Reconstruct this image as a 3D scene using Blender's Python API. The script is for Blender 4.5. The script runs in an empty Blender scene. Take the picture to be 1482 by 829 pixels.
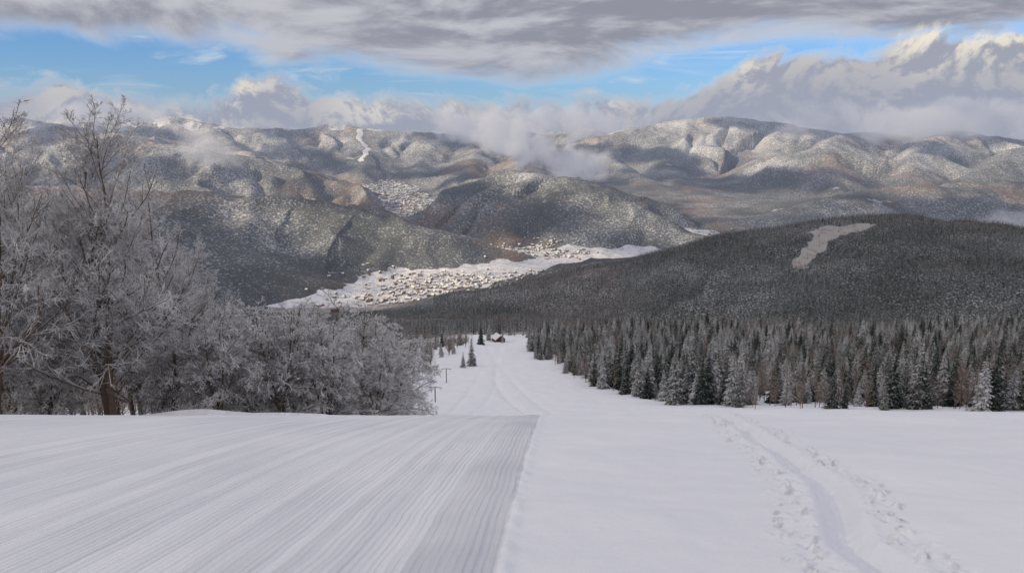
import bpy, bmesh, math, numpy as np
from mathutils import Vector
rng=np.random.default_rng(7)
scene=bpy.context.scene
scene.view_settings.view_transform='Standard'
scene.view_settings.look='None'
scene.view_settings.exposure=0
# ------------------------------------------------------------------ helpers
def pn(x,y,seed=0):
    xi=np.floor(x).astype(np.int64); yi=np.floor(y).astype(np.int64)
    fx=x-xi; fy=y-yi
    u=fx*fx*fx*(fx*(fx*6-15)+10); v=fy*fy*fy*(fy*(fy*6-15)+10)
    def g(ix,iy,dx,dy):
        h=(ix*374761393+iy*668265263+seed*144269504)&0xffffffff
        h=((h^(h>>13))*1274126177)&0xffffffff
        h=h^(h>>16)
        a=(h&0xffff)*(2*math.pi/65536)
        return np.cos(a)*dx+np.sin(a)*dy
    n00=g(xi,yi,fx,fy); n10=g(xi+1,yi,fx-1,fy); n01=g(xi,yi+1,fx,fy-1); n11=g(xi+1,yi+1,fx-1,fy-1)
    return ((n00*(1-u)+n10*u)*(1-v)+(n01*(1-u)+n11*u)*v)*1.5
def fbm(x,y,oct=4,seed=0,gain=.5):
    s=0;a=1;f=1
    for i in range(oct):
        s=s+a*pn(x*f+i*13.7,y*f-i*7.3,seed+i); a*=gain; f*=2.03
    return s
def sstep(a,b,x):
    t=np.clip((x-a)/(b-a),0,1); return t*t*(3-2*t)
def mesh_obj(name,V,F,mats=(),smooth=True,attrs=None,mi=None,link=True):
    V=np.asarray(V,dtype=np.float32); F=np.asarray(F,dtype=np.int32)
    me=bpy.data.meshes.new(name); n=F.shape[1]
    me.vertices.add(len(V)); me.vertices.foreach_set('co',V.ravel())
    me.loops.add(F.size); me.loops.foreach_set('vertex_index',F.ravel())
    me.polygons.add(len(F)); me.polygons.foreach_set('loop_start',np.arange(0,F.size,n,dtype=np.int32))
    me.polygons.foreach_set('use_smooth',np.full(len(F),smooth))
    for m in mats: me.materials.append(m)
    if mi is not None: me.polygons.foreach_set('material_index',np.asarray(mi,dtype=np.int32))
    me.update(calc_edges=True)
    for k,a in (attrs or {}).items():
        at=me.attributes.new(k,'FLOAT','POINT'); at.data.foreach_set('value',np.asarray(a,dtype=np.float32))
    ob=bpy.data.objects.new(name,me)
    if link: scene.collection.objects.link(ob)
    return ob
class NT:
    def __init__(s,nt): s.nt=nt
    def new(s,t,**k):
        n=s.nt.nodes.new(t)
        for a,b in k.items(): setattr(n,a,b)
        return n
    def put(s,sock,v):
        if isinstance(v,bpy.types.NodeSocket): s.nt.links.new(v,sock)
        else: sock.default_value=v
    def m(s,op,a,b=0.0,c=0.0,clamp=False):
        n=s.new('ShaderNodeMath',operation=op,use_clamp=clamp)
        s.put(n.inputs[0],a); s.put(n.inputs[1],b); s.put(n.inputs[2],c); return n.outputs[0]
    def ss(s,x,a,b):
        n=s.new('ShaderNodeMapRange',interpolation_type='SMOOTHSTEP')
        s.put(n.inputs[0],x); s.put(n.inputs[1],a); s.put(n.inputs[2],b); return n.outputs[0]
    def mr(s,x,a,b,c,d):
        n=s.new('ShaderNodeMapRange'); 
        for i,v in enumerate((x,a,b,c,d)): s.put(n.inputs[i],v)
        return n.outputs[0]
    def mix(s,f,a,b,bt='MIX'):
        n=s.new('ShaderNodeMix',data_type='RGBA',blend_type=bt); s.put(n.inputs[0],f)
        for i,v in ((6,a),(7,b)):
            if isinstance(v,tuple) and len(v)==3: v=v+(1,)
            s.put(n.inputs[i],v)
        return n.outputs[2]
    def noise(s,vec,scale,detail=4,rough=.5,dist=0.0):
        n=s.new('ShaderNodeTexNoise'); s.put(n.inputs['Vector'],vec)
        n.inputs['Scale'].default_value=scale; n.inputs['Detail'].default_value=detail
        n.inputs['Roughness'].default_value=rough; n.inputs['Distortion'].default_value=dist
        return n.outputs[0]
    def comb(s,x,y,z=0.0):
        n=s.new('ShaderNodeCombineXYZ'); s.put(n.inputs[0],x); s.put(n.inputs[1],y); s.put(n.inputs[2],z); return n.outputs[0]
    def attr(s,name):
        n=s.new('ShaderNodeAttribute'); n.attribute_name=name; return n.outputs['Fac']
def material(name):
    mt=bpy.data.materials.new(name); mt.use_nodes=True; nt=mt.node_tree
    b=nt.nodes['Principled BSDF']; b.inputs['Roughness'].default_value=.9
    b.inputs['Specular IOR Level'].default_value=.0
    return mt,NT(nt),b
# ------------------------------------------------------------------ sun
el=math.radians(25); saz=np.array([-0.86,-0.51]); saz/=np.linalg.norm(saz)
S=np.array([saz[0]*math.cos(el),saz[1]*math.cos(el),math.sin(el)])
ld=bpy.data.lights.new('sun','SUN'); ld.energy=5; ld.angle=math.radians(.6); ld.color=(1,.82,.56)
lo=bpy.data.objects.new('sun',ld); scene.collection.objects.link(lo)
lo.rotation_euler=Vector(S).to_track_quat('Z','Y').to_euler()
# ------------------------------------------------------------------ terrain function (metres, eye at 0,0,0)
PR=np.array([[20,.3640],[40,.369],[60,.370],[120,.3665],[180,.350],[240,.328],[300,.305],[360,.285],[420,.270],[460,.272],[510,.266],[560,.252],[640,.250],[760,.262],[1000,.265],[1500,.25],[2000,.236],[2600,.226],[2800,.215],[4000,.16]])
def near_profile(y):
    r=np.interp(y,PR[:,0],PR[:,1]); far=-y*r
    nearz=-1.7-.194*y-.00425*y*y
    w=sstep(16,30,y)
    return nearz*(1-w)+far*w
def FL(y): return -604+np.maximum(0,y-5200)*.058
R=[]
def ridge(pts,k,gul=1.0,rnd=60,lam=520): R.append((np.array([[t*Y,Y,s*Y] for t,s,Y in pts]),k,gul,rnd,lam))
ridge([(-.16,-.245,2350),(-.035,-.203,2500),(.113,-.170,2500),(.173,-.150,2450),(.224,-.132,2400),(.30,-.121,2350),(.355,-.113,2300),(.415,-.105,2200),(.485,-.109,2100),(.575,-.122,2000),(.66,-.135,1900),(.9,-.16,1700)],.24,.35,180,420)
ridge([(-.02,-.146,3900),(-.06,-.130,3900),(-.105,-.116,3900),(-.19,-.095,3950),(-.268,-.083,3950),(-.38,-.074,3850),(-.55,-.067,3700),(-.8,-.05,3600)],.36,.65,90)
ridge([(-.46,-.105,3200),(-.6,-.09,2900),(-.9,-.06,2700)],.38,.8,80)
ridge([(-.60,.015,7600),(-.373,-.022,6300),(-.273,-.042,6200),(-.215,-.057,6400)],.45,1,80)
ridge([(-.080,-.092,5300),(-.069,-.066,5300),(-.018,-.0465,5200),(.051,-.052,5000),(.112,-.072,4700),(.164,-.0927,4500),(.225,-.125,4350)],.42,.6,90,420)
ridge([(-.9,.0,8000),(-.63,.004,8500),(-.60,.012,8500),(-.54,.018,8800),(-.47,.014,9000),(-.41,.018,9000),(-.37,.009,9000),(-.32,.004,9000),(-.27,.004,9000),(-.22,.009,9000),(-.19,.006,9000),(-.15,.001,9000),(-.10,-.002,9000),(-.045,-.005,9000),(-.02,-.016,8900)],.42,1.1,70,700)
ridge([(-.06,-.01,11500),(0,.004,11500),(.03,-.003,11500),(.05,.001,11300),(.075,-.002,11300),(.10,.005,10800),(.115,-.002,10800),(.14,-.01,10400)],.45,1.,60,700)
ridge([(.09,-.012,10000),(.12,.0,9800),(.16,.006,9700),(.21,.0155,9600),(.27,.019,9500),(.32,.0115,9300),(.355,.004,9000),(.42,-.002,8800),(.50,.001,8700),(.56,.001,8700),(.63,-.012,8600),(.9,-.02,8400)],.42,1.1,70,700)
ridge([(.10,.003,10800),(.093,-.02,9000),(.135,-.042,8000),(.187,-.066,7200)],.47,.9,60)
ridge([(.17,.006,9600),(.185,-.018,8900),(.19,-.05,7800),(.22,-.071,7000),(.25,-.088,6400)],.47,.9,60)
ridge([(.355,.002,9000),(.316,-.027,8200),(.274,-.06,7500),(.26,-.078,6900)],.47,.9,60)
ridge([(.42,-.002,8700),(.392,-.005,7700),(.384,-.022,7200),(.40,-.052,6700),(.41,-.078,6300)],.5,.9,50,480)
ridge([(.53,.0,8600),(.51,-.008,7800),(.49,-.042,7000),(.49,-.068,6500)],.5,.9,50,480)
ridge([(.72,-.01,8000),(.62,-.022,7300),(.58,-.05,6700)],.5,.9,50,480)
ridge([(.9,-.05,6300),(.64,-.060,6000),(.52,-.064,5800),(.437,-.072,5700),(.377,-.085,5500),(.31,-.103,5300),(.25,-.118,5100)],.38,.7,90,480)
ridge([(-.19,.006,9000),(-.18,-.02,8300),(-.185,-.052,7500)],.47,.9,50,420)
ridge([(-.10,-.002,9000),(-.11,-.033,8000),(-.118,-.055,7500)],.47,.9,50,420)
ridge([(-.045,-.005,9000),(-.05,-.03,7900),(-.065,-.055,7000),(-.065,-.072,6400)],.47,.9,50,420)
ridge([(.0,-.03,8300),(.0,-.035,7600),(.04,-.05,6600),(.09,-.068,6100),(.15,-.088,5700),(.19,-.1,5400)],.47,.9,50,420)
ridge([(-.37,.009,9000),(-.34,-.02,7900),(-.30,-.035,7000)],.47,.9,50,420)
def H(x,y,detail=True):
    x=np.asarray(x,dtype=np.float64); y=np.asarray(y,dtype=np.float64)
    sh=x.shape; x=x.ravel(); y=y.ravel()
    h=near_profile(np.maximum(y,-30))
    h=h-np.where((x<-30)&(y>20),(-(x+30))*.10*sstep(60,400,y),0)*(1-sstep(1500,2500,y))
    h=h+fbm(x/160,y/160,3,5)*6*sstep(300,800,y)
    f=y>900
    if f.any():
        X=x[f];Y=y[f]
        floor=FL(Y)+fbm(X/500,Y/500,3,3)*5
        nz=h[f]; nz=np.where(Y>2800,-700,nz)
        wx=X+fbm(X/700,Y/700,3,21)*150; wy=Y+fbm(X/700,Y/700,3,31)*150
        hs=[np.maximum(floor,nz)]
        for P,k,gul,rnd,lam in R:
            bd=np.full(X.shape,1e9);bz=np.zeros(X.shape);bs=np.zeros(X.shape);acc=0
            jx,jy=(X+(wx-X)*.35,Y+(wy-Y)*.35)
            for a,b in zip(P[:-1],P[1:]):
                ab=b[:2]-a[:2];L2=ab@ab;L=math.sqrt(L2)
                t=np.clip(((jx-a[0])*ab[0]+(jy-a[1])*ab[1])/L2,0,1)
                d=np.hypot(jx-a[0]-t*ab[0],jy-a[1]-t*ab[1])
                c=d<bd
                bd=np.where(c,d,bd);bz=np.where(c,a[2]+(b[2]-a[2])*t,bz);bs=np.where(c,acc+t*L,bs);acc+=L
            w=pn(bs/lam+(wx-X)/300,(wy+wx)/2600,int(lam)+len(P)); w=np.sqrt(w*w+.002)
            w2=pn(bs/(lam*.4)+(wy-Y)/170,(wy-wx)/1500,3+len(P)); w2=np.sqrt(w2*w2+.004)
            g=(w*290+w2*60)*gul*sstep(0,560,bd)
            hs.append(bz-k*(np.sqrt(bd*bd+rnd*rnd)-rnd)+g-75*gul*sstep(0,500,bd))
        Hs=np.array(hs); K=11.0
        mx=Hs.max(0); tot=mx+K*np.log(np.exp((Hs-mx)/K).sum(0))
        up=sstep(5,160,tot-floor)
        rg=(1-np.abs(fbm(wx/420,wy/420,3,77)))
        tot=tot+up*((rg-.8)*34*sstep(2600,3600,Y)+fbm(X/90,Y/90,2,55)*4)
        h[f]=np.where(Y<1100,h[f]*(1-(Y-900)/200)+tot*((Y-900)/200),tot)
    return h.reshape(sh)
def xe(y): return -.15+(y-3.9)*.059
TRK=np.array([[2.0,-2],[2.25,2],[2.32,4.5],[2.37,5.1],[2.66,6.1],[2.97,7.2],[3.22,8.7],[3.5,10.8],[4.3,15],[5.4,20],[6.3,26]])
def near_detail(x,y):
    d=np.zeros_like(x)
    q=x-xe(y); m=y<32
    X=x[m];Y=y[m];Q=q[m]
    gr=sstep(.06,-.04,Q)
    lines=pn(Q/.21+fbm(X/6,Y/14,2,2)*.5,Y/60,9)*.013+pn(Q/.5,Y/45,19)*.018
    lines+=np.where((Q<0),-.02*np.exp(-((Q+.52)/.05)**2)-.012*np.exp(-((Q+2.6)/.07)**2)-.02*np.exp(-((Q+4.6)/.09)**2),0)
    out=gr*lines+.03*np.exp(-((Q-.05)/.06)**2)*(.7+.9*fbm(X*4,Y*4,2,4))
    soft=(1-gr)*(fbm(X/2.3,Y/2.3,4,12)*.05+fbm(X/.35,Y/.35,2,15)*.005)
    tx=np.interp(Y,TRK[:,1],TRK[:,0]); dt=X-tx+fbm(Y/1.5,Y*0,2,8)*.05
    tr=-.12*np.exp(-(np.abs(dt)/.115)**3)+.022*np.exp(-((np.abs(dt)-.21)/.07)**2)
    tr+=.035*np.exp(-(dt/.035)**2)+.02*np.exp(-(dt/.1)**2)*pn(Y/.09,X*2,50)
    lump=np.maximum(fbm(X/.10,Y/.14,2,33)-.12,0)*.08*(1-gr)*np.exp(-((np.abs(dt)-.36)/.17)**2)
    tr+=lump*(1-2*(pn(X/.1,Y/.1,6)>0))
    dd=(Y-(6.9+.15*(X-7.4)+.25*pn(X/.6,Y*0+.3,40)))
    tr+=np.where(X>6.2,.05*np.exp(-(dd/.09)**2)*sstep(6.2,7.2,X)*(pn(X/.3,Y/.3,41)+.3),0)
    d[m]=out+soft+tr
    n=(y>=32)&(y<560)
    Xn=x[n];Yn=y[n]
    l=0
    for a,b,w in ((-2,-16,.5),(-3.2,-17.5,.5),(6,-8,.9),(8,-6.5,.9),(0,-12,.6)):
        cx=a+(b-a)*np.clip((Yn-60)/360,0,1)+5*np.sin(Yn/90+a)
        l=l-.26*np.exp(-((Xn-cx)/w)**2)
    d[n]=l+fbm(Xn/9,Yn/9,3,61)*.35
    return d
rows=np.concatenate([np.linspace(-4,3,25)[:-1],
  3+ (26-3)*((np.exp(np.linspace(0,1.6,430))-1)/(math.exp(1.6)-1)),
  np.geomspace(27,600,230)[1:]-0,np.geomspace(604,2700,230),np.geomspace(2710,13500,560)])
rows=np.unique(rows)
def fan(name,r,ncol,tmax,apex,mats,near=False,attrf=None):
    t=np.linspace(-tmax,tmax,ncol)
    Y,T=np.meshgrid(r,t,indexing='ij'); X=T*(Y+apex)
    Z=H(X,Y)
    if near: Z=Z+near_detail(X,Y)
    V=np.stack([X,Y,Z],-1).reshape(-1,3)
    nr,nc=X.shape
    i=(np.arange(nr-1)[:,None]*nc+np.arange(nc-1)[None]).ravel()
    F=np.stack([i,i+1,i+1+nc,i+nc],-1)
    at=attrf(X.ravel(),Y.ravel(),Z.ravel()) if attrf else None
    return mesh_obj(name,V,F,mats,True,at)
# ------------------------------------------------------------------ materials
SN=(.72,.735,.79)
def mat_snow():
    mt,N,b=material('piste_snow')
    geo=N.new('ShaderNodeNewGeometry').outputs['Position']
    sp=N.new('ShaderNodeSeparateXYZ'); N.put(sp.inputs[0],geo)
    x,y=sp.outputs[0],sp.outputs[1]
    q=N.m('SUBTRACT',x,N.m('ADD',N.m('MULTIPLY',y,.059),-.38))
    gr=N.ss(q,.03,-.03)
    gr=N.m('MULTIPLY',gr,N.ss(y,60,25))
    warp=N.m('MULTIPLY',N.noise(geo,.8,2),.10)
    qq=N.m('ADD',q,warp)
    fine=N.m('SINE',N.m('MULTIPLY',qq,2*math.pi/.055))
    rib=N.noise(N.comb(N.m('MULTIPLY',qq,1.0),N.m('MULTIPLY',y,.015)),5,5,.65)
    rib2=N.noise(N.comb(N.m('MULTIPLY',qq,1.0),N.m('MULTIPLY',y,.05),3.3),1.7,3,.6)
    hgt=N.m('ADD',N.m('MULTIPLY',N.m('ADD',N.m('MULTIPLY',fine,.003),N.m('MULTIPLY',rib,.045)),gr),
        N.m('ADD',N.m('MULTIPLY',N.noise(geo,18,3,.6),.006),N.m('MULTIPLY',N.noise(geo,90,1,.6),.0015)))
    bm=N.new('ShaderNodeBump'); bm.inputs['Distance'].default_value=1.0; bm.inputs['Strength'].default_value=1.0
    N.put(bm.inputs['Height'],hgt); N.put(b.inputs['Normal'],bm.outputs[0])
    c=N.mix(N.m('MULTIPLY',gr,N.ss(rib,.44,.58)),SN,(.60,.615,.67))  # groove contrast put into the colour, as bump shading alone is weak
    c=N.mix(N.m('MULTIPLY',gr,N.ss(rib2,.40,.66)),c,(.64,.655,.71))
    strip=N.m('MULTIPLY',gr,N.ss(q,-.60,-.52))
    c=N.mix(N.m('MULTIPLY',strip,.7),c,(.53,.545,.60))
    c=N.mix(N.ss(N.noise(geo,.35,3),.35,.7),c,N.mix(.4,c,(.82,.83,.87)))
    N.put(b.inputs['Base Color'],c)
    return mt
def mat_land(name,near):
    mt,N,b=material(name)
    geo=N.new('ShaderNodeNewGeometry'); pos=geo.outputs['Position']
    fo=N.attr('forest')
    sp1=N.noise(pos,.085 if not near else .25,2,.8)
    big=N.noise(pos,.0022,4,.65)
    brn=N.noise(pos,.0009,4,.6,.4)
    dens=N.m('ADD',N.m('MULTIPLY',N.m('SUBTRACT',sp1,.5),2.4),N.m('MULTIPLY',N.m('SUBTRACT',big,.5),1.3))
    if not near:
        pz=N.new('ShaderNodeSeparateXYZ'); N.put(pz.inputs[0],pos)
        dens=N.m('SUBTRACT',dens,N.mr(pz.outputs[2],-450,50,0,.36))
    tree=N.ss(dens,-.92 if not near else -.9,.14)
    clear=N.ss(big,.68,.72)
    edge=N.m('ADD',fo,N.m('MULTIPLY',N.m('SUBTRACT',N.noise(pos,.02,3,.7),.5),.9))
    em=N.ss(edge,.45,.55) if not near else N.ss(edge,.25,.75)
    tree=N.m('MULTIPLY',tree,N.m('MULTIPLY',em,N.m('SUBTRACT',1,N.m('MULTIPLY',clear,.5))))
    if near: fcol=N.mix(N.ss(brn,.50,.62),(.035,.042,.042),(.09,.065,.05))
    else:
        fcol=N.mix(N.ss(brn,.50,.60),(.052,.062,.066),(.135,.090,.066))
        fcol=N.mix(N.m('MULTIPLY',N.ss(sp1,.45,.72),.5),fcol,(.24,.25,.28))
    c=N.mix(N.m('MULTIPLY',tree,.95),(.70,.71,.75),fcol)
    scr=N.m('MULTIPLY',N.ss(N.noise(pos,.03,4,.75,.6),.46,.64),.6 if not near else .8)
    c=N.mix(N.m('MULTIPLY',scr,N.m('SUBTRACT',1,em)),c,(.30,.275,.26) if not near else (.20,.17,.145))
    if near: c=N.mix(N.m('SUBTRACT',1,em),c,N.mix(.72,c,(.24,.205,.175)))
    N.put(b.inputs['Base Color'],c)
    bm=N.new('ShaderNodeBump'); bm.inputs['Distance'].default_value=1; bm.inputs['Strength'].default_value=.6
    N.put(bm.inputs['Height'],N.m('MULTIPLY',N.m('MULTIPLY',sp1,em),14.0 if not near else 3.))
    N.put(b.inputs['Normal'],bm.outputs[0])
    return mt
snow=mat_snow(); land=mat_land('wooded_mountain_snow',False); landn=mat_land('hillside_snow',True)
def clearing(x,y):
    t=x/y
    a=((t-.375-.00018*(y-1900))/.019)**2+((y-1920)/120)**2
    b=((t-.422)/.050)**2+((y-2040)/55)**2
    return np.exp(-a)+np.exp(-b)+.42*fbm(x/70,y/70,4,8)
def forest_attr(x,y,z):
    f=sstep(8,26,z-FL(y)+fbm(x/260,y/260,3,44)*18)
    t=x/y
    f=np.where(y<900,0.0,f)
    vx=np.interp(y,[2400,3000,3300,4000,4800,5400,6000,7000,8000],[-.2,-.12,-.05,.03,-.02,-.085,-.13,-.15,-.155])
    vw=np.interp(y,[2400,3000,3600,4200,5000,6000,7000,8000],[.14,.21,.30,.12,.05,.036,.034,.02])
    open_=(sstep(1.25,.85,np.abs(t-vx)/vw+.25*fbm(x/200,y/200,3,13)))
    open_=np.maximum(open_,sstep(1.2,.8,np.hypot((t-.23)/.03,(y-4850)/160)))
    f=np.where(y>2700,np.maximum(f,1-open_),f)
    f=np.where(y>2700,np.maximum(f,.17+.36*sstep(3900,5600,y)),f)
    f=np.where(y<2700,f*(1-.75*sstep(.45,.75,clearing(x,y))),f)
    run=np.exp(-((t+.184+.012*pn(y/500,y*0,2)+.006*pn(y/120,y*0,5))/.0045)**2)*((y>7900)&(y<8950))
    top=sstep(-90,60,z)*sstep(.05,.35,fbm(x/350,y/350,4,66)+.10)*(t<.15)
    f=f*(1-.75*sstep(.3,.7,run))*(1-.65*top)
    return {'forest':f}
i1=np.searchsorted(rows,26.5); i2=np.searchsorted(rows,602); i3=np.searchsorted(rows,2705)
fan('ski_slope',rows[:i1+1],1250,1.0,9,[snow],True)
fan('lower_piste',rows[i1:i2+1],700,1.0,9,[snow],True)
fan('wooded_hillside',rows[i2:i3+1],600,1.0,9,[landn],False,forest_attr)
fan('mountains',rows[i3:],1250,.86,9,[land],False,forest_attr)
bx=np.linspace(-600,600,60); by=np.linspace(-600,-4,40)
BY,BX=np.meshgrid(by,bx,indexing='ij')
V=np.stack([BX,BY,-1.7-.194*BY*.9-.1],-1).reshape(-1,3); 
i=(np.arange(39)[:,None]*60+np.arange(59)[None]).ravel()
mesh_obj('upper_slope',V,np.stack([i,i+1,i+61,i+60],-1),[snow])
# ------------------------------------------------------------------ trees
def tubes(P,Rr,m):
    B,K,_=P.shape
    T=np.gradient(P,axis=1); T/=np.linalg.norm(T,axis=-1,keepdims=True)+1e-9
    ref=np.where(np.abs(T[:,:1,2:3])>.9,np.array([1.,0,0]),np.array([0,0,1.]))
    U=np.cross(T,np.broadcast_to(ref,T.shape)); U/=np.linalg.norm(U,axis=-1,keepdims=True)+1e-9
    W=np.cross(T,U)
    a=np.arange(m)*2*math.pi/m
    V=P[:,:,None]+Rr[:,:,None,None]*(np.cos(a)[:,None]*U[:,:,None]+np.sin(a)[:,None]*W[:,:,None])
    V=V.reshape(-1,3)
    b=np.arange(B)[:,None,None]*K*m;k=np.arange(K-1)[None,:,None]*m;j=np.arange(m)[None,None]
    j2=(j+1)%m
    F=np.stack(np.broadcast_arrays(b+k+j,b+k+j2,b+k+m+j2,b+k+m+j),-1).reshape(-1,4)
    return V,F
def nrm(v): return v/(np.linalg.norm(v,axis=-1,keepdims=True)+1e-9)
def grow(rg,P,Rr,n,smin,smax,ang,Lf,K,droop,wob,rf,rmin):
    B=P.shape[0];Kp=P.shape[1]
    idx=np.repeat(np.arange(B),n); M=len(idx)
    s=rg.uniform(smin,smax,M)*(Kp-1); i0=np.minimum(s.astype(int),Kp-2); f=(s-i0)[:,None]
    p0=P[idx,i0]*(1-f)+P[idx,i0+1]*f
    r0=Rr[idx,i0]*(1-f[:,0])+Rr[idx,i0+1]*f[:,0]
    T=nrm(P[idx,i0+1]-P[idx,i0])
    rd=nrm(rg.normal(size=(M,3))); side=nrm(np.cross(T,rd))
    an=np.radians(rg.uniform(ang[0],ang[1],M))[:,None]
    D=nrm(T*np.cos(an)+side*np.sin(an))
    plen=np.linalg.norm(np.diff(P,axis=1),axis=-1).sum(1)[idx]
    L=plen*rg.uniform(Lf[0],Lf[1],M)*(1.15-.75*s/(Kp-1))
    pts=[p0];d=D
    for k in range(K-1):
        d=nrm(d+rg.normal(size=(M,3))*wob+np.array([0,0,1.])*(droop[0] if k<(K-1)/2 else droop[1]))
        pts.append(pts[-1]+d*(L/(K-1))[:,None])
    Pn=np.stack(pts,1)
    rr=np.maximum(r0*rf,rmin)[:,None]*np.linspace(1,.45,K)[None]
    rr=np.maximum(rr,rmin*.7)
    return Pn,rr
def mat_bark(name,off,wh=(.78,.785,.82)):
    mt,N,b=material(name)
    g=N.new('ShaderNodeNewGeometry'); sp=N.new('ShaderNodeSeparateXYZ'); N.put(sp.inputs[0],g.outputs['Normal'])
    fr=N.attr('frost'); tc=N.new('ShaderNodeTexCoord').outputs['Object']
    f=N.m('ADD',fr,N.m('MULTIPLY',sp.outputs[2],.62))
    f=N.m('ADD',f,N.m('MULTIPLY',N.m('SUBTRACT',N.noise(tc,.7,2,.6),.5),1.1))
    f=N.ss(f,.10-off,.92-off)
    bk=N.mix(N.noise(tc,6,2),(.08,.058,.045),(.19,.145,.115))
    N.put(b.inputs['Base Color'],N.mix(f,bk,wh))
    return mt
bark=mat_bark('frosted_bark',.08); barkd=mat_bark('frosted_bark_far',-.16); barkb=mat_bark('snow_laden_bark',.06,(.84,.845,.87))
def mat_brown():
    mt,N,b=material('bare_larch_bark')
    oi=N.new('ShaderNodeObjectInfo').outputs['Random']
    g=N.new('ShaderNodeNewGeometry'); sp=N.new('ShaderNodeSeparateXYZ'); N.put(sp.inputs[0],g.outputs['Normal'])
    c=N.mix(oi,(.15,.095,.06),(.13,.10,.085))
    c=N.mix(N.ss(N.m('ADD',sp.outputs[2],N.m('MULTIPLY',oi,.4)),.35,1.1),c,(.6,.6,.63))
    N.put(b.inputs['Base Color'],c); return mt
brown=mat_brown()
def bare_tree(name,seed,h,bush=False,stems=1,dens=1.0,mat=None,thin=1.0,link=False):
    rg=np.random.default_rng(seed)
    K=12; Ps=[];Rs=[]
    for s in range(stems):
        lean=rg.normal(size=2)*(.03 if not bush else .2)
        if stems>1: lean+=np.array([math.cos(s*2.4+seed),math.sin(s*2.4+seed)])*(.05 if not bush else .2)
        z=np.linspace(0,1,K)
        P=np.stack([lean[0]*h*z**1.1+np.cumsum(rg.normal(size=K))*h*.006+s*.12,lean[1]*h*z**1.1+np.cumsum(rg.normal(size=K))*h*.006,-.8+z*(h*rg.uniform(.88,1)+.8)],-1)
        Ps.append(P);Rs.append(h*.0125*(1-z*.93)**.9*rg.uniform(.75,1.05)+.008)
    P0=np.stack(Ps);R0=np.stack(Rs)
    dr=(.05,.05) if not bush else (-.05,-.14)
    n1=int((36 if not bush else 22)*dens**.5)
    P1,R1=grow(rg,P0,R0,n1,.06 if bush else .13,.97,(28,58) if not bush else (35,75),(.30,.44) if not bush else (.35,.55),8,dr,.11,.5,.014*thin)
    P2,R2=grow(rg,P1,R1,int(9*dens**.5),.15,1,(25,55),(.32,.55),6,(dr[0],dr[1]*.6),.17,.6,.009*thin)
    P3,R3=grow(rg,P2,R2,int(6*dens**.7),.15,1,(25,60),(.35,.6),4,(0,-.08 if bush else .03),.22,.7,.0078*thin)
    P4,R4=grow(rg,P3,R3,int(4*dens),.1,1,(25,60),(.4,.7),3,(0,-.03),.25,.8,.0066*thin)
    VV=[];FF=[];A=[];o=0
    for (P,r,m,fr) in ((P0,R0,9,-.25),(P1,R1,5,.05),(P2,R2,4,.32),(P3,R3,3,.50),(P4,R4,3,.58)):
        v,f=tubes(P,r,m); VV.append(v);FF.append(f+o);o+=len(v);A.append(np.full(len(v),fr))
    return mesh_obj(name,np.concatenate(VV),np.concatenate(FF),[mat or bark],True,{'frost':np.concatenate(A)},link=link)
def mat_spruce(name,amt,a,b_):
    mt,N,b=material(name)
    g=N.new('ShaderNodeNewGeometry'); sp=N.new('ShaderNodeSeparateXYZ'); N.put(sp.inputs[0],g.outputs['Normal'])
    rn=N.new('ShaderNodeObjectInfo').outputs['Random']; tc=N.new('ShaderNodeTexCoord').outputs['Object']
    n=N.noise(tc,1.6,2,.7)
    f=N.m('ADD',N.m('ADD',sp.outputs[2],N.m('MULTIPLY',N.m('SUBTRACT',n,.5),1.6)),N.m('MULTIPLY',N.m('SUBTRACT',rn,.5),.6))
    f=N.m('MULTIPLY',N.ss(f,a,b_),amt)
    gcol=N.mix(rn,(.026,.038,.034),(.065,.060,.045))
    N.put(b.inputs['Base Color'],N.mix(f,gcol,(.70,.72,.77)))
    return mt
spm=mat_spruce('snowy_spruce',.72,.5,1.2); spf=mat_spruce('dusted_spruce',.45,.45,1.2)
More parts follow.
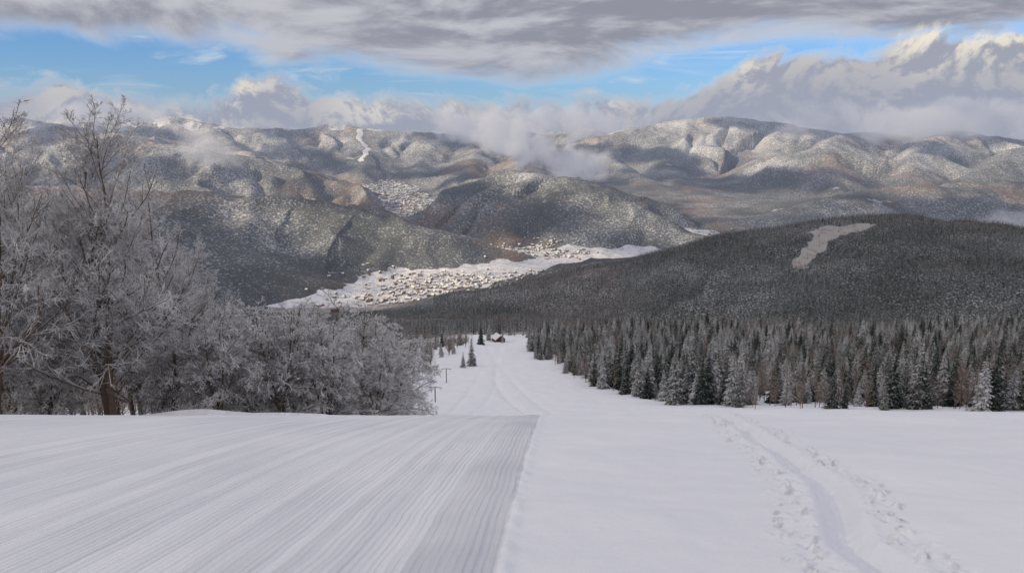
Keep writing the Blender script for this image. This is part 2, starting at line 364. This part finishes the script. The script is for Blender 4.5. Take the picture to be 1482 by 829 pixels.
def spruce(name,seed,h,levels,nb,detail=True):
    rg=np.random.default_rng(seed); V=[];F=[];o=0
    v,f=tubes(np.array([[[0,0,-1.],[0,0,h*.5],[0,0,h]]]),np.array([[h*.014,h*.009,.01]]),6)
    V.append(v);F.append(np.concatenate([f[:,[0,1,2]],f[:,[0,2,3]]]));o+=len(v)
    for l in range(levels):
        q=l/(levels-1); z=h*(.05+.94*q**.95); L=h*.175*(1-q)**.80*rg.uniform(.78,1.15)+.12
        n=max(4,int(nb*(1-q*.5)))
        a0=rg.uniform(0,6.28)
        for k in range(n):
            a=a0+k*2*math.pi/n+rg.normal()*.18; l2=L*rg.uniform(.6,1.25); zz=z+rg.normal()*h*.012
            dirv=np.array([math.cos(a),math.sin(a)]);pv=np.array([-dirv[1],dirv[0]])
            dp=l2*rg.uniform(.30,.55)
            w=l2*rg.uniform(.24,.36)
            def pt(s,c,dz): return [dirv[0]*l2*s+pv[0]*c,dirv[1]*l2*s+pv[1]*c,zz-dp*s**1.3+dz]
            if detail:
                pts=[pt(0,0,.02)]
                fs=[]
                S_=[.25,.5,.75,1.0]
                for s in S_: pts.append(pt(s,0,0.03))
                for i,s in enumerate(S_[:3]):
                    ww=w*(1,.95,.6)[i]
                    for sg in (-1,1):
                        b0=len(pts)
                        pts.append(pt(s+.20,sg*ww*rg.uniform(.8,1.2),-ww*.55)); 
                        pts.append(pt(max(s-.14,0),sg*ww*.25,-.03*h*.1))
                        fs.append([i+1 if i else 0,b0,i+2] if sg>0 else [i+1 if i else 0,i+2,b0])
                        fs.append([i+1,b0+1,b0] if sg<0 else [i+1,b0,b0+1])
                fs.append([3,4,len(pts)-2])
            else:
                pts=[pt(0,0,0),pt(.6,w,-w*.5),pt(1.05,0,0),pt(.6,-w,-w*.5)]; fs=[[0,1,2],[0,2,3]]
            V.append(np.array(pts));F.append(np.array(fs)+o);o+=len(pts)
    return mesh_obj(name,np.concatenate(V),np.concatenate(F),[spm if detail else spf],False,link=False)
sp_hi=[spruce('spruce_a',1,15,34,11),spruce('spruce_b',2,17,38,10),spruce('spruce_c',3,13,30,11)]
sp_lo=[spruce('spruce_d',4,13,10,6,False),spruce('spruce_e',5,15,11,6,False)]
larch_hi=bare_tree('larch_a',31,13,False,1,.35,brown,2.2)
larch_lo=bare_tree('larch_b',33,11,False,1,.06,brown,7)
beech_mid=[bare_tree('beech_a',41,11,False,1,.5,barkd,1.7),bare_tree('beech_b',42,10,False,2,.35,barkd,1.7)]
def scatter(name,pts,scale,var,protos):
    me=bpy.data.meshes.new(name); me.vertices.add(len(pts)); me.vertices.foreach_set('co',np.asarray(pts,dtype=np.float32).ravel())
    for k,a,t in (('scl',scale,'FLOAT'),('rot',rng.uniform(0,6.28,len(pts)),'FLOAT')):
        at=me.attributes.new(k,t,'POINT'); at.data.foreach_set('value',np.asarray(a,dtype=np.float32))
    at=me.attributes.new('var','INT','POINT'); at.data.foreach_set('value',np.asarray(var,dtype=np.int32))
    ob=bpy.data.objects.new(name,me); scene.collection.objects.link(ob)
    ng=bpy.data.node_groups.new(name+'_scatter','GeometryNodeTree')
    ng.interface.new_socket('Geometry',in_out='INPUT',socket_type='NodeSocketGeometry')
    ng.interface.new_socket('Geometry',in_out='OUTPUT',socket_type='NodeSocketGeometry')
    gi=ng.nodes.new('NodeGroupInput');go=ng.nodes.new('NodeGroupOutput');J=ng.nodes.new('GeometryNodeJoinGeometry')
    def na(n,t):
        x=ng.nodes.new('GeometryNodeInputNamedAttribute'); x.data_type=t; x.inputs[0].default_value=n
        return [o for o in x.outputs if o.enabled][0]
    sc=na('scl','FLOAT');ro=na('rot','FLOAT');va=na('var','INT')
    cx=ng.nodes.new('ShaderNodeCombineXYZ'); ng.links.new(ro,cx.inputs[2])
    cs=ng.nodes.new('ShaderNodeCombineXYZ')
    for i in range(3): ng.links.new(sc,cs.inputs[i])
    for i,p in enumerate(protos):
        oi=ng.nodes.new('GeometryNodeObjectInfo'); oi.inputs['Object'].default_value=p; oi.inputs['As Instance'].default_value=True
        cp=ng.nodes.new('FunctionNodeCompare'); cp.data_type='INT'; cp.operation='EQUAL'
        ins=[s for s in cp.inputs if s.enabled and s.type=='INT']
        ng.links.new(va,ins[0]); ins[1].default_value=i
        ip=ng.nodes.new('GeometryNodeInstanceOnPoints')
        ng.links.new(gi.outputs[0],ip.inputs['Points']); ng.links.new(cp.outputs[0],ip.inputs['Selection'])
        ng.links.new(oi.outputs['Geometry'],ip.inputs['Instance'])
        ng.links.new(cx.outputs[0],ip.inputs['Rotation']); ng.links.new(cs.outputs[0],ip.inputs['Scale'])
        ng.links.new(ip.outputs[0],J.inputs[0])
    ng.links.new(J.outputs[0],go.inputs[0])
    md=ob.modifiers.new('scatter','NODES'); md.node_group=ng
    return ob
XL=lambda y: np.interp(y,[30,60,120,180,240,300,360,420,600],[-6,-9,-17,-26,-30,-32,-27,-21,-26])
XR=lambda y: np.interp(y,[120,145,158,180,220,260,300,360,420,600],[400,110,62,38,30,24,18,11,6,12])
def jit(x0,x1,y0,y1,sp):
    gx,gy=np.meshgrid(np.arange(x0,x1,sp),np.arange(y0,y1,sp))
    return gx.ravel()+rng.uniform(-.48,.48,gx.size)*sp,gy.ravel()+rng.uniform(-.48,.48,gx.size)*sp
x,y=jit(-20,420,120,560,4.6)
k=(x>XR(y)+2.5*pn(x/12,y/12,77)+1)&(np.abs(x/y)<.82)
k&=~((y>430)&(y<540)&(x<30))
x,y=x[k],y[k]
n=len(x);z=H(x,y)
cl=fbm(x/30,y/30,3,90)
var=rng.integers(0,3,n); var=np.where((cl>.28)|(rng.random(n)<.05),3,var)
scatter('spruce_forest',np.stack([x,y,z-.2],-1),rng.uniform(.42,.92,n)*np.where(var==3,.95,1)*(1+.25*fbm(x/25,y/25,2,14)),var,sp_hi+[larch_hi])
x,y=jit(-1500,2000,500,2650,7.6)
t=x/y
k=(np.abs(t)<.78)&(y>560+20*pn(x/40,y/40,3))
cg=clearing(x,y)
k&=~(rng.random(len(x))<.93*sstep(.42,.66,cg))
k&=~((np.abs(x+25)<55)&(y<690)&(fbm(x/30,y/30,2,4)<.15))
k&=~((t<-.10)&(y>2380+fbm(x/150,y/150,3,9)*200))
k&=~((t<-.25)&(y<2000))
x,y=x[k],y[k];z=H(x,y);n=len(x)
cl=fbm(x/110,y/110,4,91)
var=rng.integers(0,2,n); var=np.where((cl>.28)|(rng.random(n)<.05),2,var)
print('far trees',n)
scatter('hillside_forest',np.stack([x,y,z-.5],-1),rng.uniform(.55,1.1,n),var,sp_lo+[larch_lo])
x,y=jit(-330,0,52,520,7.5)
k=(x<XL(y)-2)&(x/y>-.72)
x,y=x[k],y[k];z=H(x,y);n=len(x)
var=rng.integers(0,2,n); var=np.where((y>190)&(rng.random(n)<.35),2,var)
scatter('beech_wood',np.stack([x,y,z-.3],-1),rng.uniform(.55,.95,n)*np.where(var==2,.8,1),var,beech_mid+[sp_hi[2]])
def place(proto,name,t,Y,sc,rot):
    o=bpy.data.objects.new(name,proto.data); scene.collection.objects.link(o)
    X=t*Y; o.location=(X,Y,float(H(np.array([X]),np.array([float(Y)]))[0])-.1); o.scale=(sc,)*3; o.rotation_euler=(0,0,rot); return o
bigA=bare_tree('pa',101,14.2,False,2,1.5,bark,1.1); bigB=bare_tree('pb',108,13,False,1,1.3,bark,1.2)
buA=bare_tree('pc',103,6.5,True,3,1.1,barkb,1.6); buB=bare_tree('pd',104,6.0,True,4,1.0,barkb,1.6)
place(bigA,'frosted_beech_tree',-.525,33,.88,0.4)
for t,Y,s,r,p in ((-.67,30,.88,1.2,bigB),(-.61,36,.85,3.0,bigA),(-.445,39,.86,2.0,bigB),(-.56,44,1.0,4.1,bigB),(-.70,36,.9,5.0,bigA),(-.405,46,.72,2.9,bigA),(-.76,31,1.0,2.2,bigB),(-.49,50,.95,.9,bigA),(-.36,52,.62,4.9,bigB)):
    place(p,'frosted_beech_tree',t,Y,s,r)
for t,Y,s,r,p in ((-.39,36,.85,0,buA),(-.345,40,1.02,1,buB),(-.30,37,.92,2,buA),(-.265,42,1.05,3,buB),(-.235,38,.85,4,buA),(-.20,43,1.0,5,buB),(-.165,44,.85,.6,buA),(-.31,48,1.15,1.9,buA),(-.22,52,1.15,2.6,buB),(-.17,56,1.0,5.5,buB),(-.36,50,1.2,4.4,buB),(-.44,36,.8,3.4,buB),(-.60,33,.7,3.4,buB),(-.66,36,.8,1.4,buA),(-.25,60,1.25,.3,buA),(-.15,48,.7,2.3,buB),(-.18,39,.7,1.3,buA)):
    place(p,'snow_laden_sapling',t,Y,s,r)
for t,Y,s,r,p in ((-.052,325,.80,1,0),(-.063,318,.55,2,2),(-.040,480,.85,4,1),(-.030,530,.8,3,0),(-.012,515,.6,3,2)):
    place(sp_hi[p],'spruce_tree',t,Y,s,r)
# ------------------------------------------------------------------ village
def simple(name,c,r=.8):
    mt,N,b=material(name); b.inputs['Roughness'].default_value=r
    tc=N.new('ShaderNodeTexCoord').outputs['Object']
    N.put(b.inputs['Base Color'],N.mix(N.noise(tc,.15,3),tuple(v*.8 for v in c),tuple(min(v*1.15,.9) for v in c))); return mt
walls=[simple('cream_render',(.32,.29,.25)),simple('grey_render',(.19,.19,.20)),simple('ochre_render',(.22,.17,.13)),simple('white_render',(.45,.44,.43))]
roofs=[simple('snowy_roof',(.66,.67,.71)),simple('tile_roof',(.13,.09,.08))]
def house(x,y,z,w,l,h,rh,a,wm,rm,V,F,M):
    c,s=math.cos(a),math.sin(a); o=len(V)
    def P(px,py,pz): V.append((x+px*c-py*s,y+px*s+py*c,z+pz))
    for pz in (-3,h):
        for px,py in ((-w,-l),(w,-l),(w,l),(-w,l)): P(px,py,pz)
    P(0,-l,h+rh);P(0,l,h+rh)
    e=.7
    P(-w-e,-l-e,h-.4);P(-w-e,l+e,h-.4);P(0,-l-e,h+rh+.3);P(0,l+e,h+rh+.3);P(w+e,-l-e,h-.4);P(w+e,l+e,h-.4)
    for q,m in (((0,1,5,4),wm),((1,2,6,5),wm),((2,3,7,6),wm),((3,0,4,7),wm),((4,5,8,8),wm),((6,7,9,9),wm),((10,12,13,11),rm),((12,14,15,13),rm)):
        F.append([o+i for i in q]);M.append(m)
V=[];F=[];M=[]
cl=[(-.165,2800,90,90,30),(-.13,2960,130,110,55),(-.09,3120,140,110,80),(-.05,3240,130,90,80),(0.0,3300,110,70,50),(.035,3350,80,50,14),(-.12,3300,140,70,40),(.06,3980,90,110,50),(.03,4150,90,130,60),(.0,4400,80,150,60),(-.03,4750,70,180,60),(-.075,5200,80,170,60),(-.12,5800,90,180,60),(-.14,6300,110,220,90),(-.15,6800,120,220,80),(-.155,7300,100,180,50),(.23,4850,120,80,14)]
hp=[]
for t,Y,sx,sy,n in cl:
    for _ in range(int(n*1.5)):
        hp.append((t*Y+rng.normal()*sx,Y+rng.normal()*sy))
hp=np.array(hp);hz=H(hp[:,0],hp[:,1])
ok=(hz-FL(hp[:,1]))<45
hp=hp[ok];hz=hz[ok]
for (x_,y_),z_ in zip(hp,hz):
    big=rng.random()<.08
    house(x_,y_,z_,rng.uniform(4,6)*(1.8 if big else 1),rng.uniform(5,8)*(2.2 if big else 1),rng.uniform(4,7),rng.uniform(2.5,4),rng.normal()*.3+.5+(1.57 if rng.random()<.5 else 0),int(rng.integers(0,4)),4 if rng.random()<.86 else 5,V,F,M)
me=bpy.data.meshes.new('village_houses'); me.from_pydata(V,[],[tuple(dict.fromkeys(f)) for f in F])
for m_ in walls+roofs: me.materials.append(m_)
me.polygons.foreach_set('material_index',M); me.update()
scene.collection.objects.link(bpy.data.objects.new('village_houses',me))
def church(x,y):
    z=float(H(np.array([x]),np.array([y]))[0]); V=[];F=[];M=[]
    e=bpy.data.objects.new('village_church',None); scene.collection.objects.link(e); e.location=(x,y,z)
    house(0,0,0,6,13,9,6,.6,3,4,V,F,M)
    me=bpy.data.meshes.new('nave'); me.from_pydata(V,[],[tuple(dict.fromkeys(f)) for f in F])
    for m_ in walls+roofs: me.materials.append(m_)
    me.polygons.foreach_set('material_index',M); o=bpy.data.objects.new('nave',me); scene.collection.objects.link(o); o.parent=e
    V=[(a*3.5+9,b*3.5-12,c) for c in (-2,24) for a,b in ((-1,-1),(1,-1),(1,1),(-1,1))]+[(9,-12,42)]
    F=[(0,1,5,4),(1,2,6,5),(2,3,7,6),(3,0,4,7),(4,5,8),(5,6,8),(6,7,8),(7,4,8)]
    me=bpy.data.meshes.new('tower'); me.from_pydata(V,[],F); me.materials.append(walls[3]); me.materials.append(roofs[1])
    me.polygons.foreach_set('material_index',[0]*4+[1]*4); o=bpy.data.objects.new('tower',me); scene.collection.objects.link(o); o.parent=e
church(-.125*3080,3080.)
hx,hy=-9.0,522.0; hz0=float(H(np.array([hx]),np.array([hy]))[0])
e=bpy.data.objects.new('ski_hut',None); scene.collection.objects.link(e); e.location=(hx,hy,hz0)
timber=simple('timber_cladding',(.10,.065,.045)); pane=simple('window_pane',(.03,.035,.045),.3)
V=[];F=[];M=[]; house(0,0,0,3.2,4.2,2.8,2.2,.35,0,1,V,F,M)
me=bpy.data.meshes.new('hut_body'); me.from_pydata(V,[],[tuple(dict.fromkeys(f)) for f in F]); me.materials.append(timber); me.materials.append(roofs[0])
me.polygons.foreach_set('material_index',M); o=bpy.data.objects.new('hut_body',me); scene.collection.objects.link(o); o.parent=e
for wx_,nm in ((-1.6,'window'),(1.5,'door')):
    h0,h1=(1.1,2.0) if nm=='window' else (0,2.0)
    v=[(wx_-.5,-4.24,h0),(wx_+.5,-4.24,h0),(wx_+.5,-4.24,h1),(wx_-.5,-4.24,h1)]
    me=bpy.data.meshes.new(nm); me.from_pydata(v,[],[(0,1,2,3)]); me.materials.append(pane); o=bpy.data.objects.new(nm,me); scene.collection.objects.link(o); o.parent=e; o.rotation_euler=(0,0,.35)
px=[];py=[]
for t,Y,sx,sy,n in cl:
    for _ in range(n*(13 if Y<4500 else 20)):
        px.append(t*Y+rng.normal()*sx*1.4);py.append(Y+rng.normal()*sy*1.3)
for (a,b,c,d) in ((-1000,3000,300,3420),(-700,2800,100,3100),(100,3300,600,3500),(150,3700,620,3650),(-600,3400,0,3600),(-900,3250,-300,2700),(-500,2700,-150,3500),(-100,2950,420,3800),(-650,3050,50,3250),(-420,3300,200,3480)):
    L=int(math.hypot(c-a,d-b)/5)
    s=np.linspace(0,1,L); w=rng.normal(size=L)*6+40*np.sin(s*9+a)
    px+=list(a+(c-a)*s-w*.3+rng.normal(size=L)*5);py+=list(b+(d-b)*s+w)
px=np.array(px);py=np.array(py);z=H(px,py)
scatter('valley_trees',np.stack([px,py,z-.5],-1),rng.uniform(.45,.9,len(px)),np.where(rng.random(len(px))<.75,2,0),sp_lo+[larch_lo])
# ------------------------------------------------------------------ ski lift poles
steel=simple('galvanised_steel',(.22,.22,.23),.5)
def pylon(t,Y,h):
    e=bpy.data.objects.new('ski_lift_pylon',None); scene.collection.objects.link(e)
    X=t*Y; e.location=(X,Y,float(H(np.array([X]),np.array([float(Y)]))[0]))
    P=[np.array([[[0,0,-1.],[0,0,h*.5],[0,0,h]]]),np.array([[[-1.6,0,h-.2],[0,0,h],[1.6,0,h-.2]]])]
    for nm,p,r in (('mast',P[0],.16),('crossarm',P[1],.11)):
        v,f=tubes(p,np.full((1,3),r),8); o=mesh_obj(nm,v,f,[steel]); o.parent=e
    for sx in (-1.5,1.5):
        v,f=tubes(np.array([[[sx,-.12,h-.4],[sx,0,h-.4],[sx,.12,h-.4]]]),np.full((1,3),.3),10); o=mesh_obj('sheave',v,f,[steel]); o.parent=e
pylon(-.100,190,4.0);pylon(-.085,262,5)
# ------------------------------------------------------------------ unseen cloud sheet added to shade the land, gaps cut for sun patches
zc=2100.
G=[(-.18,8500,-60,600,1),(-.11,3720,-530,430,1),(.39,7200,-150,800,1),(.50,6900,-200,650,1),(.10,4600,-330,450,1),(.02,4950,-280,420,1),(.17,4350,-480,350,1),(-.09,3150,-600,520,.85),(.02,4000,-600,400,.8),
   (.10,10400,0,700,1),(.0,11400,0,600,1),(-.4,6500,-200,500,1),(-.13,6300,-520,500,1),(-.45,3900,-400,400,1),(.13,8200,-300,450,1),(.21,9300,50,400,.8),(-.35,8900,0,400,.8),(-.08,8000,-200,500,1),(.30,7600,-300,400,1),(.6,7300,-150,500,1),(.18,3600,-600,350,.9),(-.5,8500,0,500,1),(-.55,4000,-300,300,1),(-.24,3800,-430,330,1),(-.28,6100,-300,400,.9)]
gx=np.linspace(-16000,5500,230);gy=np.linspace(-6500,9000,170)
GY,GX=np.meshgrid(gy,gx,indexing='ij')
L0=(zc+200)/S[2]; Yg=GY-S[1]*L0; Xg=GX-S[0]*L0
nz=fbm(GX/1300,GY/1300,4,71)
cov_far=.97*sstep(-.04,.14,nz)
wv=sstep(4400,5600,Yg); cov=.96*(1-wv)+cov_far*wv
for t,Y,z_,r,a in G:
    L=(zc+nz*120*0-z_)/S[2]; cx=t*Y+S[0]*L; cy=Y+S[1]*L
    d=np.hypot(GX-cx+fbm(GX/400,GY/400,3,3)*r*.5,GY-cy+fbm(GX/400,GY/400,3,4)*r*.5)/r
    cov=cov*(1-a*sstep(1.15,.55,d))
L=(zc)/S[2]; d=np.hypot(GX-S[0]*L,GY-S[1]*L)
w=sstep(1300,700,d); cov=cov*(1-w)+.88*w
cov=cov*sstep(-2500,-1200,Yg)
dx=np.minimum(GX-gx[0],gx[-1]-GX);dy=np.minimum(GY-gy[0],gy[-1]-GY)
cov=cov*sstep(0,900,np.minimum(dx,dy))
mt,N,b=material('shade_cloud'); nt=mt.node_tree
nt.nodes.remove(b); out=nt.nodes['Material Output']
tr=N.new('ShaderNodeBsdfTransparent'); tl=N.new('ShaderNodeBsdfTranslucent'); tl.inputs[0].default_value=(.76,.82,.95,1)
m2=N.new('ShaderNodeMixShader'); N.put(m2.inputs[0],N.attr('cover')); nt.links.new(tr.outputs[0],m2.inputs[1]); nt.links.new(tl.outputs[0],m2.inputs[2])
nt.links.new(m2.outputs[0],out.inputs[0])
V=np.stack([GX,GY,zc+nz*60],-1).reshape(-1,3); nc=230
i=(np.arange(169)[:,None]*nc+np.arange(nc-1)[None]).ravel()
F=np.stack([i,i+1,i+1+nc,i+nc],-1)
F=F[cov.ravel()[F].max(1)>.01]
mesh_obj('shade_cloud_layer',V,F,[mt],True,{'cover':cov.ravel()})
# ------------------------------------------------------------------ mist drifting along the slopes (volumes)
def mist(name,t,s,Y,rx,ry,rz,dens,seed,scale):
    bm=bmesh.new(); bmesh.ops.create_icosphere(bm,subdivisions=3,radius=1.0)
    for v in bm.verts: v.co=Vector((v.co.x*rx,v.co.y*ry,v.co.z*rz))
    me=bpy.data.meshes.new(name); bm.to_mesh(me); bm.free()
    o=bpy.data.objects.new(name,me); scene.collection.objects.link(o); o.location=(t*Y,Y,s*Y)
    mt=bpy.data.materials.new(name); mt.use_nodes=True; nt=mt.node_tree; nt.nodes.clear(); N=NT(nt)
    out=N.new('ShaderNodeOutputMaterial')
    tc=N.new('ShaderNodeTexCoord').outputs['Object']
    vm=N.new('ShaderNodeVectorMath',operation='DIVIDE'); N.put(vm.inputs[0],tc); vm.inputs[1].default_value=(rx,ry,rz)
    ln=N.new('ShaderNodeVectorMath',operation='LENGTH'); N.put(ln.inputs[0],vm.outputs[0])
    of=N.new('ShaderNodeVectorMath',operation='ADD'); N.put(of.inputs[0],tc); of.inputs[1].default_value=(seed*1000,0,0)
    nn=N.noise(of.outputs[0],scale,4,.62,.3)
    f=N.ss(N.m('SUBTRACT',N.m('MULTIPLY',nn,2.2),N.m('ADD',N.m('MULTIPLY',ln.outputs[1],1.0),.32)),0,.45)
    pv=N.new('ShaderNodeVolumePrincipled'); pv.inputs['Color'].default_value=(.97,.97,.98,1)
    N.put(pv.inputs['Density'],N.m('MULTIPLY',f,dens)); pv.inputs['Anisotropy'].default_value=.2
    pv.inputs['Emission Color'].default_value=(.55,.55,.62,1)
    N.put(pv.inputs['Emission Strength'],N.m('MULTIPLY',f,dens*.42))  # self-glow added in place of light scattered many times inside
    nt.links.new(pv.outputs[0],out.inputs['Volume'])
    me.materials.append(mt)
mist('mist_cloud',.0,-.006,7000,400,380,330,.008,1,.004)
mist('mist_cloud',.068,-.036,5600,400,260,190,.007,2,.005)
mist('mist_cloud',-.37,-.022,5600,320,250,180,.003,3,.0045)
mist('mist_cloud',-.055,.006,8600,600,300,280,.006,4,.0035)
mist('mist_cloud',.50,.012,8200,1700,350,300,.005,5,.0022)
mist('mist_cloud',.62,-.115,3600,260,160,90,.004,6,.006)
mist('mist_cloud',.085,.012,9800,1100,300,260,.005,8,.003)
mist('mist_cloud',-.50,.020,8300,900,300,200,.006,9,.003)
# ------------------------------------------------------------------ thin valley haze, its glow standing in for scattered light
bm=bmesh.new(); bmesh.ops.create_cube(bm,size=1.0)
for v in bm.verts: v.co=Vector((v.co.x*26000,8300+v.co.y*11400,v.co.z*1300-100))
me=bpy.data.meshes.new('valley_haze_glow'); bm.to_mesh(me); bm.free()
o=bpy.data.objects.new('valley_haze_glow',me); scene.collection.objects.link(o)
mt=bpy.data.materials.new('valley_haze_glow'); mt.use_nodes=True; nt=mt.node_tree; nt.nodes.clear(); N=NT(nt)
out=N.new('ShaderNodeOutputMaterial'); ab=N.new('ShaderNodeVolumeAbsorption'); em=N.new('ShaderNodeEmission'); ad=N.new('ShaderNodeAddShader')
k=4.2e-5; ab.inputs['Color'].default_value=(0,0,0,1); ab.inputs['Density'].default_value=k
em.inputs[0].default_value=(.31,.36,.49,1); em.inputs[1].default_value=k
nt.links.new(ab.outputs[0],ad.inputs[0]);nt.links.new(em.outputs[0],ad.inputs[1]);nt.links.new(ad.outputs[0],out.inputs['Volume'])
me.materials.append(mt)
# ------------------------------------------------------------------ sky
w=bpy.data.worlds.new('World'); scene.world=w; w.use_nodes=True; nt=w.node_tree; nt.nodes.clear(); N=NT(nt)
out=N.new('ShaderNodeOutputWorld')
sky=N.new('ShaderNodeTexSky',sky_type='NISHITA'); sky.sun_disc=False; sky.sun_elevation=el; sky.sun_rotation=math.atan2(S[0],S[1])
sky.altitude=1000; sky.ozone_density=1.5; sky.dust_density=.2
bg1=N.new('ShaderNodeBackground'); N.put(bg1.inputs[0],N.mix(1.0,sky.outputs[0],(.48,.78,1.22),'MULTIPLY')); bg1.inputs[1].default_value=.10
d=N.new('ShaderNodeTexCoord').outputs['Generated']
sp=N.new('ShaderNodeSeparateXYZ'); N.put(sp.inputs[0],d); x,y,z=sp.outputs
a=N.m('ARCTAN2',x,y); e=N.m('DIVIDE',z,N.m('SQRT',N.m('ADD',N.m('ADD',N.m('MULTIPLY',x,x),N.m('MULTIPLY',y,y)),1e-4)))
cc=N.mr(a,-.8,.8,0,1)
def curve(pts,sc):
    n=N.new('ShaderNodeFloatCurve'); c=n.mapping.curves[0]
    while len(c.points)>2: c.points.remove(c.points[1])
    c.points[0].location=(0,pts[0][1]*sc); c.points[1].location=(1,pts[-1][1]*sc)
    for p in pts[1:-1]: c.points.new(p[0],p[1]*sc)
    n.mapping.update(); N.put(n.inputs[1],cc); return N.m('DIVIDE',n.outputs[0],sc)
Bk=curve([(0,.05),(.15,.056),(.22,.046),(.27,.032),(.32,.068),(.36,.050),(.43,.036),(.49,.044),(.58,.045),(.64,.062),(.70,.095),(.80,.105),(1,.11)],5)
Dk=curve([(0,.10),(.15,.104),(.28,.092),(.38,.080),(.49,.072),(.56,.078),(.66,.092),(.73,.096),(.85,.095),(1,.10)],5)
p1=N.comb(a,N.m('MULTIPLY',e,1.25)); p2=N.comb(N.m('ADD',a,-.008),N.m('MULTIPLY',N.m('ADD',e,.012),1.25))
nA=N.noise(p1,12,8,.62,.45); nB=N.noise(p2,12,8,.62,.45)
pd=N.comb(N.m('MULTIPLY',a,1.0),N.m('MULTIPLY',e,3.0),2.0)
pd2=N.comb(N.m('ADD',a,-.02),N.m('MULTIPLY',N.m('ADD',e,.012),3.0),2.0)
nD=N.noise(pd,4.6,7,.58,.5); nD2=N.noise(pd2,4.6,7,.58,.5)
bank=N.ss(N.m('SUBTRACT',N.m('ADD',Bk,N.m('MULTIPLY',N.m('SUBTRACT',nA,.5),.12)),e),-.006,.020)
deck=N.ss(N.m('SUBTRACT',N.m('ADD',e,N.m('MULTIPLY',N.m('SUBTRACT',nD,.5),.12)),Dk),-.016,.024)
lit=N.ss(N.m('SUBTRACT',nA,nB),-.04,.07)
hi=N.ss(N.m('SUBTRACT',e,Bk),-.06,.0)
litb=N.m('MULTIPLY',lit,N.m('ADD',.3,N.m('MULTIPLY',hi,.7)))
patch=N.ss(N.noise(N.comb(a,e,7.7),5,2),.40,.60)
litb=N.m('MULTIPLY',litb,N.m('ADD',.4,N.m('MULTIPLY',patch,.6)))
cb=N.mix(litb,(.36,.375,.44),(.92,.84,.70))
litd=N.ss(N.m('ADD',N.m('SUBTRACT',nD,nD2),N.m('MULTIPLY',N.m('SUBTRACT',nD,.5),-.3)),-.09,.11)
cd=N.mix(litd,(.28,.29,.345),(.54,.545,.59))
over=N.ss(e,.16,.5)
cd=N.mix(over,cd,(.34,.36,.45))
ci=N.m('MULTIPLY',N.ss(N.noise(N.comb(N.m('MULTIPLY',a,1.2),N.m('MULTIPLY',e,7),5.),5,6,.6,1.0),.50,.75),.6)
bgc=N.new('ShaderNodeBackground'); bgc.inputs[1].default_value=1.0
c=N.mix(bank,cd,cb)
c=N.mix(N.ss(e,-.02,-.10),c,(.28,.29,.32))
cov=N.m('MAXIMUM',bank,deck)
c2=N.mix(cov,(.80,.83,.88),c)
N.put(bgc.inputs[0],c2)
fac=N.m('MAXIMUM',cov,ci); fac=N.m('MAXIMUM',fac,N.ss(e,0,-.05))
mx=N.new('ShaderNodeMixShader'); N.put(mx.inputs[0],fac); nt.links.new(bg1.outputs[0],mx.inputs[1]); nt.links.new(bgc.outputs[0],mx.inputs[2])
nt.links.new(mx.outputs[0],out.inputs[0])
# ------------------------------------------------------------------ camera
cd_=bpy.data.cameras.new('camera'); cam=bpy.data.objects.new('camera',cd_); scene.collection.objects.link(cam)
cd_.sensor_width=36; cd_.lens=28.25; cd_.clip_start=.1; cd_.clip_end=60000
cam.location=(0,0,0); cam.rotation_euler=(math.radians(90-10.9),0,0)
scene.camera=cam
